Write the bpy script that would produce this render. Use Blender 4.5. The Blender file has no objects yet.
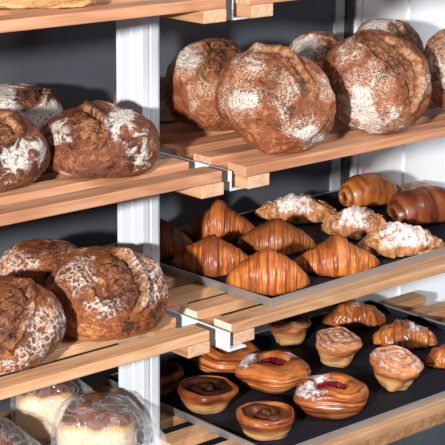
import bpy, math, random
import numpy as np
from mathutils import Matrix, Vector

# ------------------------------------------------------------------ camera, light, exposure
S = bpy.context.scene
COL = S.collection
CAM_LOC = Vector((-1.834, -1.9584, 0.6301))
YAW, PITCH, ROLL = math.radians(-41.4625), math.radians(-12.9351), math.radians(0.4335)
_f = Vector((-math.sin(YAW) * math.cos(PITCH), math.cos(YAW) * math.cos(PITCH), math.sin(PITCH)))
_r0 = Vector((math.cos(YAW), math.sin(YAW), 0)); _u0 = _r0.cross(_f)
_r = math.cos(ROLL) * _r0 + math.sin(ROLL) * _u0
_u = math.cos(ROLL) * _u0 - math.sin(ROLL) * _r0
cam_data = bpy.data.cameras.new('camera')
cam = bpy.data.objects.new('camera', cam_data); COL.objects.link(cam)
cam.matrix_world = Matrix(((_r.x, _u.x, -_f.x, CAM_LOC.x), (_r.y, _u.y, -_f.y, CAM_LOC.y),
                           (_r.z, _u.z, -_f.z, CAM_LOC.z), (0, 0, 0, 1)))
cam_data.sensor_width = 36.0
cam_data.lens = 1606.97 / 445 * 36.0
cam_data.shift_x = 3.26 / 445
cam_data.shift_y = -67.12 / 445
cam_data.clip_start = 0.05
S.camera = cam

world = bpy.data.worlds.new('world'); S.world = world; world.use_nodes = True
bg = world.node_tree.nodes['Background']
bg.inputs[0].default_value = (0.72, 0.82, 1.0, 1); bg.inputs[1].default_value = 0.13


def area(name, loc, target, size, power, color, size_y=None):
    d = bpy.data.lights.new(name, 'AREA'); d.energy = power; d.color = color
    d.shape = 'RECTANGLE' if size_y else 'DISK'; d.size = size
    if size_y: d.size_y = size_y
    o = bpy.data.objects.new(name, d); COL.objects.link(o); o.location = loc
    o.rotation_euler = (Vector(target) - Vector(loc)).to_track_quat('-Z', 'Y').to_euler()
    return o


area('key_light', (-4.2, -2.73, 1.0), (0.15, 0.2, -0.2), 0.20, 485, (1.0, 0.96, 0.915))
area('wall_fill_light', (0.9, -1.8, 1.7), (0.7, 0.5, 0.0), 1.2, 62, (0.93, 0.96, 1.0))  # added soft fill with no real fixture, lifts the white wall

S.view_settings.view_transform = 'Standard'; S.view_settings.look = 'None'
S.view_settings.gamma = 1.0; S.view_settings.use_curve_mapping = False
S.view_settings.exposure = 0.0

# ------------------------------------------------------------------ helpers
PI = math.pi


def vnoise(p, seed=0):
    """smooth value noise in -1..1 for an (n,3) array"""
    p = np.asarray(p, float) + seed * 17.31
    i = np.floor(p).astype(np.int64); f = p - i
    f = f * f * f * (f * (f * 6 - 15) + 10)

    def h(a, b, c):
        n = (a * 374761393 + b * 668265263 + c * 2147483647 + seed * 974711) & 0xffffffff
        n = ((n ^ (n >> 13)) * 1274126177) & 0xffffffff
        n = ((n ^ (n >> 16)) * 2246822519) & 0xffffffff
        return ((n ^ (n >> 15)) & 0xffff) / 32767.5 - 1.0
    out = 0
    for dx in (0, 1):
        wx = f[:, 0] if dx else 1 - f[:, 0]
        for dy in (0, 1):
            wy = f[:, 1] if dy else 1 - f[:, 1]
            for dz in (0, 1):
                wz = f[:, 2] if dz else 1 - f[:, 2]
                out = out + wx * wy * wz * h(i[:, 0] + dx, i[:, 1] + dy, i[:, 2] + dz)
    return out


def fbm(p, seed=0, octv=3):
    t = 0; a = 1.0; s = 1.0
    for k in range(octv):
        t = t + a * vnoise(p * s, seed + k); a *= .5; s *= 2.03
    return t


def sstep(a, b, x):
    t = np.clip((x - a) / (b - a), 0, 1)
    return t * t * (3 - 2 * t)


def link(name, me, mats, parent=None):
    o = bpy.data.objects.new(name, me); COL.objects.link(o)
    for m in (mats if isinstance(mats, (list, tuple)) else [mats]):
        me.materials.append(m)
    if parent: o.parent = parent
    return o


def tag(o, label=None, cat=None, group=None, kind=None):
    if label: o['label'] = label
    if cat: o['category'] = cat
    if group: o['group'] = group
    if kind: o['kind'] = kind
    return o


def empty(name, loc=(0, 0, 0)):
    o = bpy.data.objects.new(name, None); COL.objects.link(o); o.location = loc
    o.empty_display_size = 0.05
    return o


def mesh(verts, faces, attrs=None, smooth=True):
    me = bpy.data.meshes.new('m')
    me.from_pydata([tuple(v) for v in verts], [], faces)
    for k, a in (attrs or {}).items():
        at = me.attributes.new(k, 'FLOAT', 'POINT'); at.data.foreach_set('value', np.asarray(a, np.float32))
    if smooth: me.polygons.foreach_set('use_smooth', [True] * len(me.polygons))
    me.update(); return me


def grid_faces(n, m, closed=True):
    """n rings of m verts, ring-major; plus pole vert indices n*m (start) and n*m+1 (end)"""
    F = []
    for i in range(n - 1):
        for j in range(m):
            k = (j + 1) % m
            F.append((i * m + j, i * m + k, (i + 1) * m + k, (i + 1) * m + j))
    a, b = n * m, n * m + 1
    for j in range(m):
        k = (j + 1) % m
        F.append((a, k, j)); F.append((b, (n - 1) * m + j, (n - 1) * m + k))
    return F


def box_geo(x0, x1, y0, y1, z0, z1):
    v = [(x0, y0, z0), (x1, y0, z0), (x1, y1, z0), (x0, y1, z0), (x0, y0, z1), (x1, y0, z1), (x1, y1, z1), (x0, y1, z1)]
    f = [(0, 3, 2, 1), (4, 5, 6, 7), (0, 1, 5, 4), (1, 2, 6, 5), (2, 3, 7, 6), (3, 0, 4, 7)]
    return v, f


def boxes(name, blist, mats, parent=None, bevel=0.0, endmat=None):
    V, F = [], []
    for b in blist:
        v, f = box_geo(*b); n = len(V); V += v; F += [tuple(i + n for i in q) for q in f]
    me = mesh(V, F, smooth=False)
    o = link(name, me, mats, parent)
    if endmat is not None:
        ax = endmat
        for p in me.polygons:
            if abs(p.normal[ax]) > .9: p.material_index = 1
    if bevel:
        m = o.modifiers.new('bevel', 'BEVEL'); m.width = bevel; m.segments = 2; m.limit_method = 'ANGLE'
    return o


def extrude(name, prof, axis, a0, a1, mat, parent=None, bevel=0.0):
    """prof: closed CCW polygon in the plane across axis; axis 'x': (y,z); axis 'z': (x,y); axis 'y': (x,z)"""
    def P(q, t):
        return {'x': (t, q[0], q[1]), 'y': (q[0], t, q[1]), 'z': (q[0], q[1], t)}[axis]
    n = len(prof)
    V = [P(q, a0) for q in prof] + [P(q, a1) for q in prof]
    F = [tuple(range(n))[::-1], tuple(range(n, 2 * n))] + [(i, (i + 1) % n, n + (i + 1) % n, n + i) for i in range(n)]
    me = mesh(V, F, smooth=False)
    o = link(name, me, mat, parent)
    if bevel:
        m = o.modifiers.new('bevel', 'BEVEL'); m.width = bevel; m.segments = 2; m.limit_method = 'ANGLE'
    return o


# ------------------------------------------------------------------ node helpers
class NT:
    def __init__(self, name):
        self.m = bpy.data.materials.new(name); self.m.use_nodes = True
        self.t = self.m.node_tree; self.n = self.t.nodes
        self.b = self.n['Principled BSDF']; self.out = self.n['Material Output']

    def node(self, typ, **kw):
        x = self.n.new(typ)
        for k, v in kw.items(): setattr(x, k, v)
        return x

    def ln(self, a, b): self.t.links.new(a, b)

    def put(self, sock, v):
        if hasattr(v, 'is_linked') or isinstance(v, bpy.types.NodeSocket): self.ln(v, sock)
        else: sock.default_value = v

    def coords(self, scale=(1, 1, 1), jitter=True):
        tc = self.node('ShaderNodeTexCoord'); mp = self.node('ShaderNodeMapping')
        self.ln(tc.outputs['Object'], mp.inputs[0]); mp.inputs['Scale'].default_value = scale
        if jitter:
            oi = self.node('ShaderNodeObjectInfo')
            cm = self.node('ShaderNodeCombineXYZ')
            ml = self.node('ShaderNodeMath', operation='MULTIPLY'); ml.inputs[1].default_value = 37.0
            self.ln(oi.outputs['Random'], ml.inputs[0])
            for i in range(3): self.ln(ml.outputs[0], cm.inputs[i])
            self.ln(cm.outputs[0], mp.inputs['Location'])
        return mp.outputs[0]

    def noise(self, vec, scale, detail=3, rough=.55, dist=0.0):
        x = self.node('ShaderNodeTexNoise'); self.ln(vec, x.inputs['Vector'])
        x.inputs['Scale'].default_value = scale; x.inputs['Detail'].default_value = detail
        x.inputs['Roughness'].default_value = rough; x.inputs['Distortion'].default_value = dist
        return x.outputs['Fac']

    def voro(self, vec, scale, feature='F1', rnd=1.0):
        x = self.node('ShaderNodeTexVoronoi', feature=feature); self.ln(vec, x.inputs['Vector'])
        x.inputs['Scale'].default_value = scale; x.inputs['Randomness'].default_value = rnd
        return x.outputs['Distance']

    def ramp(self, fac, stops, interp='LINEAR'):
        x = self.node('ShaderNodeValToRGB'); self.put(x.inputs[0], fac); cr = x.color_ramp; cr.interpolation = interp
        while len(cr.elements) < len(stops): cr.elements.new(.5)
        for e, (p, c) in zip(cr.elements, stops):
            e.position = p; e.color = (c, c, c, 1) if isinstance(c, (int, float)) else (*c, 1)
        return x.outputs[0]

    def step(self, v, a, b):
        x = self.node('ShaderNodeMapRange', interpolation_type='SMOOTHSTEP'); self.put(x.inputs[0], v)
        x.inputs[1].default_value = a; x.inputs[2].default_value = b
        return x.outputs[0]

    def math(self, op, a, b=0.0, clamp=False):
        x = self.node('ShaderNodeMath', operation=op, use_clamp=clamp); self.put(x.inputs[0], a); self.put(x.inputs[1], b)
        return x.outputs[0]

    def mix(self, fac, a, b, blend='MIX'):
        x = self.node('ShaderNodeMix', data_type='RGBA', blend_type=blend); self.put(x.inputs[0], fac)
        for s, v in ((x.inputs[6], a), (x.inputs[7], b)):
            if isinstance(v, tuple): s.default_value = (*v, 1) if len(v) == 3 else v
            else: self.ln(v, s)
        return x.outputs[2]

    def attr(self, name):
        x = self.node('ShaderNodeAttribute', attribute_name=name); return x.outputs['Fac']

    def rand(self):
        return self.node('ShaderNodeObjectInfo').outputs['Random']

    def bump(self, h, strength=.5, dist=.002, prev=None):
        x = self.node('ShaderNodeBump'); x.inputs['Strength'].default_value = strength
        x.inputs['Distance'].default_value = dist; self.ln(h, x.inputs['Height'])
        if prev: self.ln(prev, x.inputs['Normal'])
        return x.outputs[0]

    def done(self, color=None, rough=None, normal=None, coat=None, spec=None, metal=None):
        I = self.b.inputs
        if color is not None:
            if isinstance(color, tuple): I['Base Color'].default_value = (*color, 1)
            else: self.ln(color, I['Base Color'])
        if rough is not None: self.put(I['Roughness'], rough)
        if normal is not None: self.ln(normal, I['Normal'])
        if coat is not None: self.put(I['Coat Weight'], coat); I['Coat Roughness'].default_value = .22
        if spec is not None: I['Specular IOR Level'].default_value = spec
        if metal is not None: I['Metallic'].default_value = metal
        return self.m


def plain(name, color, rough=.5, metal=0.0, spec=None):
    return NT(name).done(color, rough, metal=metal, spec=spec)


def wood(name, axis, cols, knots=True):
    t = NT(name)
    sc = {'x': (1.6, 26, 26), 'y': (26, 1.6, 26)}[axis]
    v = t.coords(sc); v2 = t.coords((sc[0] * .35, sc[1] * .22, sc[2] * .22))
    big = t.noise(v2, 1.6, 2, .5, 1.2)
    rings = t.math('SINE', t.math('MULTIPLY', big, 62.0))
    fine = t.noise(v, 2.4, 4, .6, .3)
    f = t.math('ADD', t.math('MULTIPLY', rings, .075), fine)
    c = t.ramp(f, [(.18, cols[0]), (.5, cols[1]), (.82, cols[2])])
    tone = t.math('ADD', t.math('MULTIPLY', t.rand(), .34), .80)
    c = t.mix(1.0, c, t.ramp(tone, [(0, 0.0), (1, 1.0)]), 'MULTIPLY')
    dirt = t.step(t.noise(t.coords((4, 4, 4)), 2.2, 4), .56, .78)
    c = t.mix(t.math('MULTIPLY', dirt, .35), c, cols[0])
    return t.done(c, .62, t.bump(f, .25, .0012), spec=.3)


def endgrain(name, ax, c0, c1):
    t = NT(name)
    v = t.coords((1, 1, 1))
    n = t.noise(v, 16, 2, .5, .6)
    rings = t.math('SINE', t.math('MULTIPLY', n, 60.0))
    c = t.ramp(t.math('ADD', t.math('MULTIPLY', rings, .25), .5), [(.0, c1), (.9, c0)])
    c = t.mix(t.math('MULTIPLY', t.noise(v, 220, 2), .3), c, c1)
    return t.done(c, .75, spec=.2)


M = {}
M['pine_red'] = wood('reddish_pine', 'x', [(.30, .112, .054), (.52, .245, .130), (.68, .38, .22)])
M['pine'] = wood('pale_pine', 'x', [(.34, .155, .076), (.57, .31, .160), (.71, .455, .27)])
M['batten_wood'] = wood('batten_pine', 'y', [(.30, .13, .06), (.53, .28, .14), (.66, .42, .25)])
M['end_red'] = endgrain('end_grain_red', 0, (.66, .46, .32), (.42, .21, .11))
M['end_pale_lit'] = endgrain('end_grain_pale_lit', 0, (.80, .70, .56), (.66, .50, .34))  # end grain made near-white: light on the slat ends put into the colour
M['end_batten'] = endgrain('end_grain_batten', 1, (.66, .45, .29), (.47, .26, .14))
M['white_metal'] = plain('white_painted_steel', (.63, .69, .77), .4)
M['wall_white'] = plain('white_wall_paint', (.86, .87, .89), .6)
M['slate'] = None
t = NT('slate_glass_panel')
v = t.coords((1, 1, 1), False)
n = t.noise(v, 5, 4)
M['slate'] = t.done(t.ramp(n, [(.3, (.056, .064, .080)), (.7, (.092, .105, .125))]), .42, spec=.5)
M['frame_dark'] = plain('dark_frame_metal', (.03, .033, .04), .4)
M['frame_grey'] = plain('grey_frame_metal', (.34, .36, .39), .45)
M['alu'] = NT('brushed_aluminium')
t = M['alu']; v = t.coords((1, 1, 1)); M['alu'] = t.done((.50, .51, .53), t.math('ADD', t.math('MULTIPLY', t.noise(v, 60, 2), .15), .34), metal=.75)
t = NT('black_tray_liner'); v = t.coords((1, 1, 1), False)
crumb = t.step(t.noise(v, 210, 2, .5), .70, .76)
M['liner'] = t.done(t.mix(t.math('MULTIPLY', crumb, .5), (.011, .012, .019), (.20, .12, .07)), .7, t.bump(t.noise(v, 30, 2), .15, .002), spec=.18)
M['floor'] = plain('dark_floor', (.045, .045, .05), .7)


# ------------------------------------------------------------------ bread materials
def crust(name, style, base=(.37, .13, .038), dark=(.085, .026, .012), light=(.56, .27, .10)):
    t = NT(name); v = t.coords((1, 1, 1))
    big = t.noise(v, 13, 4, .62, .6); mid = t.noise(v, 85, 4, .7, .5); fine = t.noise(v, 240, 3, .65)
    c = t.ramp(t.math('ADD', t.math('MULTIPLY', big, .52), t.math('MULTIPLY', mid, .48)),
               [(.41, dark), (.47, base), (.53, base), (.60, light)])
    c = t.mix(t.math('MULTIPLY', t.step(fine, .56, .68), .45), c, dark)
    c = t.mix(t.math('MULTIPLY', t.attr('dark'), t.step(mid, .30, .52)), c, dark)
    # paler belly near the base where oven heat was lower
    c = t.mix(t.math('MULTIPLY', t.attr('belly'), .55), c, light)
    # opened score
    sc = t.attr('score')
    inner = t.ramp(t.math('ADD', t.math('MULTIPLY', big, .3), t.math('ADD', t.math('MULTIPLY', mid, .4), t.math('MULTIPLY', fine, .3))),
                   [(.42, (.034, .011, .007)), (.49, (.130, .043, .019)), (.57, (.32, .135, .055))])
    c = t.mix(sc, c, inner)
    c = t.mix(t.math('MULTIPLY', t.attr('lip'), t.step(mid, .36, .58)), c, (.52, .28, .13))
    fl = t.attr('flour')
    if style == 'streaky':
        k = t.noise(v, 30, 5, .68, 1.0)
        mask = t.step(t.math('ADD', k, t.math('MULTIPLY', fl, .35)), .65, .77)
        mask = t.math('MULTIPLY', mask, t.step(fine, .26, .50))
    elif style == 'speckled':
        k = t.noise(v, 330, 3, .7); p = t.noise(v, 30, 4, .65, .8)
        area_ = t.step(t.math('ADD', t.math('MULTIPLY', p, .8), t.math('MULTIPLY', fl, .52)), .46, .68)
        sp = t.math('MULTIPLY', t.step(k, .47, .56), area_)
        c = t.mix(t.math('MULTIPLY', t.math('MULTIPLY', sp, .85), t.math('SUBTRACT', 1.0, t.math('MULTIPLY', sc, .8))), c, (.56, .43, .33))
        mask = t.math('MULTIPLY', t.step(t.math('ADD', p, t.math('MULTIPLY', fl, .38)), .77, .90), t.step(fine, .25, .52))
    else:
        wv = t.node('ShaderNodeVectorMath', operation='ADD')
        nz = t.node('ShaderNodeTexNoise'); t.ln(v, nz.inputs['Vector']); nz.inputs['Scale'].default_value = 45
        sc2 = t.node('ShaderNodeVectorMath', operation='SCALE'); t.ln(nz.outputs['Color'], sc2.inputs[0]); sc2.inputs['Scale'].default_value = .022
        t.ln(v, wv.inputs[0]); t.ln(sc2.outputs[0], wv.inputs[1])
        d = t.voro(wv.outputs[0], 88)
        ring = t.math('MULTIPLY', t.step(d, .34, .50), t.math('SUBTRACT', 1.0, t.step(d, .58, .76)))
        k = t.noise(v, 40, 4, .65, .7)
        amt = t.step(t.math('ADD', k, t.math('MULTIPLY', fl, .46)), .58, .80)
        mask = t.math('MULTIPLY', t.math('MULTIPLY', ring, amt), t.step(fine, .28, .52))
        c = t.mix(t.math('MULTIPLY', t.math('MULTIPLY', t.math('SUBTRACT', 1.0, t.step(d, .22, .38)), amt), .55), c, (.15, .06, .05))
    mask = t.math('MULTIPLY', mask, t.step(fl, .02, .22))
    mask = t.math('MULTIPLY', mask, t.math('SUBTRACT', 1.0, t.math('MULTIPLY', sc, .93)))
    c = t.mix(t.math('MULTIPLY', mask, .80 if style == 'ringed' else .88), c, (.74, .67, .61))
    rough = t.math('ADD', .48, t.math('MULTIPLY', mask, .5), True)
    blist = t.math('ADD', t.math('MULTIPLY', mid, .8), t.math('ADD', t.math('MULTIPLY', fine, .45), t.math('MULTIPLY', mask, .2)))
    return t.done(c, rough, t.bump(blist, .9, .007), spec=.3)


M['streaky'] = crust('dark_crust_streaked_with_flour', 'streaky', (.155, .046, .021), (.036, .012, .008), (.34, .13, .058))
M['speckled'] = crust('red_brown_crust_with_bran_and_flour', 'speckled', (.27, .080, .029), (.075, .022, .011), (.46, .20, .09))
M['ringed'] = crust('orange_crust_with_ringed_flour', 'ringed', (.27, .080, .026), (.055, .017, .009), (.60, .27, .10))


def pastry(name, valley, ridge, dark, gloss=.42, coat=.18, sugar=(.86, .80, .78), lam=0):
    """laminated dough: attribute ridge 0..1 across the layers, brown 0..1 baked darker, sugar 0..1 dusting"""
    t = NT(name); v = t.coords((1, 1, 1))
    n = t.noise(v, 26, 4, .6, .6); f = t.noise(v, 120, 3, .6)
    r = t.math('ADD', t.attr('ridge'), t.math('MULTIPLY', t.math('SUBTRACT', n, .5), .9))
    if lam:
        # thin leaves of dough seen edge on
        f = t.noise(t.coords((22, 22, 300)), 1.0, 3, .6, .4)
        r = t.math('ADD', r, t.math('MULTIPLY', t.math('SUBTRACT', f, .5), 1.1))
    c = t.ramp(r, [(.12, valley), (.50, ridge), (.92, dark)])
    c = t.mix(t.math('MULTIPLY', t.attr('brown'), .85), c, dark)
    c = t.mix(t.math('MULTIPLY', t.attr('pale'), .8), c, (.68, .42, .18))
    c = t.mix(t.attr('fill'), c, t.ramp(n, [(.40, (.005, .002, .002)), (.62, (.032, .010, .005))]))
    s = t.attr('sugar')
    k = t.noise(v, 260, 3, .7); k2 = t.noise(v, 75, 3, .6)
    ms = t.step(t.math('ADD', t.math('MULTIPLY', t.math('SUBTRACT', k, .5), .9), t.math('ADD', t.math('MULTIPLY', s, .55), t.math('MULTIPLY', t.math('SUBTRACT', k2, .5), 1.1))), .22, .62)
    ms = t.math('MULTIPLY', ms, t.step(s, .02, .2))
    c = t.mix(t.math('MULTIPLY', ms, .9), c, sugar)
    rough = t.math('ADD', gloss, t.math('MULTIPLY', ms, .5), True)
    h = t.math('ADD', t.math('MULTIPLY', n, .5), t.math('ADD', t.math('MULTIPLY', f, .35), t.math('MULTIPLY', ms, .2)))
    cw = t.math('MULTIPLY', t.math('SUBTRACT', t.math('SUBTRACT', 1.0, ms), t.attr('fill'), True), coat)
    return t.done(c, rough, t.bump(h, .5, .003), coat=cw, spec=.4)


M['croissant'] = pastry('glossy_croissant_crust', (.66, .225, .048), (.46, .122, .023), (.16, .034, .010))
M['croissant_dark'] = pastry('dark_croissant_crust', (.46, .145, .030), (.32, .083, .016), (.11, .025, .008))
M['almond'] = pastry('sugar_dusted_croissant_crust', (.62, .31, .12), (.45, .18, .062), (.22, .07, .022), .5, .1, (.88, .84, .83))
M['choc_roll'] = pastry('golden_roll_crust', (.55, .20, .045), (.38, .115, .022), (.17, .042, .012), .36, .3)
M['choc_roll_dark'] = pastry('red_brown_roll_crust', (.30, .085, .026), (.19, .045, .014), (.08, .018, .008), .36, .3)
M['danish'] = pastry('danish_crust', (.60, .205, .055), (.41, .108, .026), (.16, .036, .012), .36, .22, (.88, .83, .86), lam=1)
M['cruffin'] = pastry('cruffin_crust', (.62, .275, .090), (.47, .160, .050), (.25, .075, .026), .5, .08, (.66, .45, .40), lam=1)
M['snail'] = pastry('snail_bun_crust', (.50, .165, .042), (.32, .084, .022), (.12, .029, .012), .38, .25, lam=1)
M['brioche'] = pastry('glossy_bun_crust', (.64, .245, .060), (.45, .132, .030), (.21, .052, .016), .32, .35, (.88, .82, .80))
t = NT('raspberry_jam'); v = t.coords((1, 1, 1)); d = t.voro(v, 190)
M['berry'] = t.done(t.ramp(d, [(.1, (.46, .012, .045)), (.7, (.16, .004, .016))]), .22, t.bump(t.math('SUBTRACT', 1.0, d), .8, .004), coat=.4)
M['chocolate'] = plain('dark_chocolate', (.022, .009, .006), .4)
M['seed'] = plain('toasted_seed', (.10, .055, .03), .6)
M['almond_flake'] = plain('toasted_almond', (.62, .42, .23), .55)
t = NT('pan_loaf_crust'); v = t.coords((1, 1, 1))
n = t.noise(v, 18, 4, .6, .4)
br = t.step(t.math('ADD', t.attr('top'), t.math('MULTIPLY', t.math('SUBTRACT', n, .5), .4)), .52, .80)
tan = t.step(t.attr('top'), .10, .60)
c = t.mix(br, t.mix(tan, t.ramp(n, [(.3, (.70, .50, .33)), (.7, (.80, .66, .50))]), (.62, .33, .13)), t.ramp(n, [(.3, (.075, .022, .012)), (.55, (.165, .055, .026)), (.8, (.30, .115, .055))]))
M['pan_loaf'] = t.done(c, .55, t.bump(n, .3, .004))
t = NT('clear_plastic_film'); v = t.coords((1, 1, 1))
cr = t.noise(v, 15, 3, .5, 1.6)
tr = t.node('ShaderNodeBsdfTransparent'); gl = t.node('ShaderNodeBsdfGlossy'); df = t.node('ShaderNodeBsdfDiffuse')
gl.inputs['Roughness'].default_value = .16; df.inputs['Color'].default_value = (.80, .82, .86, 1)
lw = t.node('ShaderNodeLayerWeight'); lw.inputs['Blend'].default_value = .30
bn = t.bump(cr, 1.0, .020); t.ln(bn, gl.inputs['Normal']); t.ln(bn, lw.inputs['Normal'])
m1 = t.node('ShaderNodeMixShader'); m2 = t.node('ShaderNodeMixShader')
m1.inputs[0].default_value = .68; t.ln(gl.outputs[0], m1.inputs[1]); t.ln(df.outputs[0], m1.inputs[2])
fac = t.math('ADD', t.math('MULTIPLY', lw.outputs['Facing'], .45), t.math('MULTIPLY', t.step(t.math('ABSOLUTE', t.math('SUBTRACT', cr, .5)), .035, .0), .24), True)
t.ln(fac, m2.inputs[0]); t.ln(tr.outputs[0], m2.inputs[1]); t.ln(m1.outputs[0], m2.inputs[2])
t.ln(m2.outputs[0], t.out.inputs['Surface'])
M['film'] = t.m

# ------------------------------------------------------------------ the setting
ZL = {0: 0.294, 1: 0.0, 2: -0.29, 3: -0.57}
TH = 0.0185                                   # slat thickness
BH = 0.022                                    # batten height
PX = -0.055                                   # bracket plane

tag(boxes('wall_back', [(-1.6, .806, .60, .64, -1.2, .95), (.806, 2.3, .602, .64, -1.2, -.80)], M['slate']), kind='structure')
tag(boxes('wall_right', [(.842, 1.02, .598, .64, -.80, .95), (1.02, 2.3, .592, .64, -.80, .95)], M['wall_white'], bevel=.002), kind='structure')
tag(boxes('trim_1', [(.800, .824, .585, .63, -1.2, .95)], M['frame_dark'], bevel=.003), kind='structure')
tag(boxes('trim_2', [(.824, .842, .578, .63, -1.2, .95), (.858, .872, .588, .60, -1.2, .95)], M['wall_white'], bevel=.003), kind='structure')
tag(boxes('trim_3', [(-1.6, .80, .570, .60, -.318, -.298), (-1.6, .80, .590, .60, -.33, -.318)], M['frame_grey'], bevel=.003), kind='structure')
tag(boxes('trim_4', [(.770, .800, .592, .602, -.298, .95)], M['frame_grey'], bevel=.002), kind='structure')
tag(boxes('floor', [(-3, 2.3, -2.6, .64, -1.24, -1.2)], M['floor']), kind='structure')

# fluted upright
x0, x1, y0, y1 = -.075, -.034, .240, .316
pr = [(x0, y0), (x0 + .014, y0), (x0 + .0155, y0 + .0016), (x0 + .0185, y0 + .0016), (x0 + .020, y0), (x1 - .006, y0), (x1, y0 + .002), (x1, y1), (x0, y1),
      (x0, y1 - .008), (x0 + .0016, y1 - .0095), (x0 + .0016, y1 - .024), (x0, y1 - .0255), (x0, y1 - .043), (x0 + .0016, y1 - .0445),
      (x0 + .0016, y1 - .053), (x0, y1 - .0545)]
post = extrude('shelf_post', pr, 'z', -1.2, .62, M['white_metal'], bevel=.0008)
tag(post, 'tall fluted white metal upright between the left and right shelves', 'shelf post')

# ------------------------------------------------------------------ slatted shelves
YOFF = {0: .0, 1: .003, 2: .036, 3: .006}
YPIT = {0: .090, 1: .090, 2: .091, 3: .098}
NAMES = {0: 'topmost', 1: 'second', 2: 'third', 3: 'lowest'}
SHELF = {
    (0, 'L'): 'topmost slatted wooden shelf left of the white upright, under the pale loaf',
    (0, 'R'): 'topmost slatted wooden shelf right of the white upright, its end just in view',
    (1, 'L'): 'reddish slatted shelf left of the upright holding three dark floury loaves',
    (1, 'R'): 'reddish slatted shelf right of the upright holding the big leaning loaves',
    (2, 'L'): 'pale slatted wooden shelf left of the upright holding three flour-ringed loaves',
    (2, 'R'): 'pale slatted wooden shelf under the tray of croissants',
    (3, 'L'): 'lowest slatted wooden shelf under the bagged loaves',
    (3, 'R'): 'lowest slatted wooden shelf under the tray of buns and danishes'}


def shelf(lv, side):
    z = ZL[lv]; red = lv in (0, 1)
    a, b = ((-1.05, -.090) if side == 'L' else (-.041, 1.008))
    root = empty('slatted_shelf', ((a + b) / 2, .27, z - TH - BH))
    tag(root, SHELF[(lv, side)], 'shelf', 'slatted shelves')
    rnd = random.Random(lv * 7 + (side == 'L') * 3)
    cx, cy, cz = root.location
    for k in range(6):
        y = YOFF[lv] + YPIT[lv] * k
        if side == 'L' and lv == 1 and k == 0: y += .004
        e = rnd.uniform(-.002, .002) if k else 0
        L = (b - a) / 2
        s = boxes('slat', [(-L + (e if side == 'R' else 0), L + (e if side == 'L' else 0), -.0235, .0235, -TH / 2, TH / 2)],
                  [M['pine_red'] if red else M['pine'], M['end_red'] if red else M['end_pale_lit']], root, .0022, 0)
        s.location = (0, y + .0235 - cy, TH / 2 + BH)
    for x in ((a, b - .05) if side == 'L' else (a + .006, b - .06)):
        bt = boxes('batten', [(-.025, .025, -.262, .262, -BH / 2, BH / 2)], [M['batten_wood'], M['end_batten']], root, .002, 1)
        y = YOFF[lv] - .001 + .262
        bt.location = (x + .025 - cx, y - cy, BH / 2)
    return root


for lv in range(4):
    for side in 'LR': shelf(lv, side)

BR = {0: 'white steel bracket under the topmost shelf end at the top of the photo',
      1: 'white steel bracket between the reddish left and right shelves',
      2: 'white steel bracket with exposed foot between the pale shelves',
      3: 'white steel bracket of the lowest shelf behind the bagged loaf'}
for lv in range(4):
    z = ZL[lv]; zb = z - TH - BH
    b = boxes('shelf_bracket', [(PX - .002, PX + .002, .024, .2395, zb - .003, z - .009),
                                (PX - .002, PX + .040, .024, .2395, zb - .004, zb - .0005),
                                (PX - .060, PX, .120, .2395, zb - .004, zb - .0005)], M['white_metal'], None, .001)
    tag(b, BR[lv], 'bracket', 'shelf brackets')

rail = boxes('shelf_rail', [(-1.05, 1.05, .050, .075, -.642, -.6125)], M['batten_wood'], None, .006)
tag(rail, 'dim brown rail running below the front slat of the lowest shelf', 'rail')


# ------------------------------------------------------------------ trays
def tray(z, xa, xb, ya, yb, label, turn=0.0):
    root = empty('baking_tray', ((xa + xb) / 2, (ya + yb) / 2, z)); tag(root, label, 'tray', 'baking trays'); root.rotation_euler.z = math.radians(turn)
    hx, hy = (xb - xa) / 2, (yb - ya) / 2; h = .017; w = .0022; fl = .004
    V = []
    for (ex, ey, zz) in ((-.006, -.006, .0), (0, 0, h), (-fl, -fl, h + .001), (-.006 - w, -.006 - w, .0022)):
        for sx, sy in ((-1, -1), (1, -1), (1, 1), (-1, 1)):
            V.append((sx * (hx + ex), sy * (hy + ey), zz))
    F = [(3, 2, 1, 0), (12, 13, 14, 15)]
    for r in range(3):
        for k in range(4):
            F.append((r * 4 + k, r * 4 + (k + 1) % 4, r * 4 + 4 + (k + 1) % 4, r * 4 + 4 + k))
    pan = link('pan', mesh(V, F, smooth=False), M['alu'], root)
    m = pan.modifiers.new('bevel', 'BEVEL'); m.width = .0012; m.segments = 2; m.limit_method = 'ANGLE'
    ix, iy = hx - .0095, hy - .0095; tx, ty = hx - .0045, hy - .0045; zt = h - .0022
    V = [(sx * ix, sy * iy, .0042) for sx, sy in ((-1, -1), (1, -1), (1, 1), (-1, 1))] + [(sx * tx, sy * ty, zt) for sx, sy in ((-1, -1), (1, -1), (1, 1), (-1, 1))]
    F = [(0, 1, 2, 3)] + [(k, 4 + k, 4 + (k + 1) % 4, (k + 1) % 4) for k in range(4)]
    l = link('tray_liner', mesh(V, F, smooth=False), M['liner'], root)
    m = l.modifiers.new('solid', 'SOLIDIFY'); m.thickness = .001; m.offset = 0
    return root


tray(ZL[2], .063, .845, .070, .540, 'baking tray with aluminium rim and black liner under the croissants', 2.4)
tray(ZL[3], .050, .845, .018, .532, 'baking tray with black liner under the buns, danishes and cruffins')
TZ = .005                                     # liner top above the shelf

VIEWROT = YAW


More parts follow.
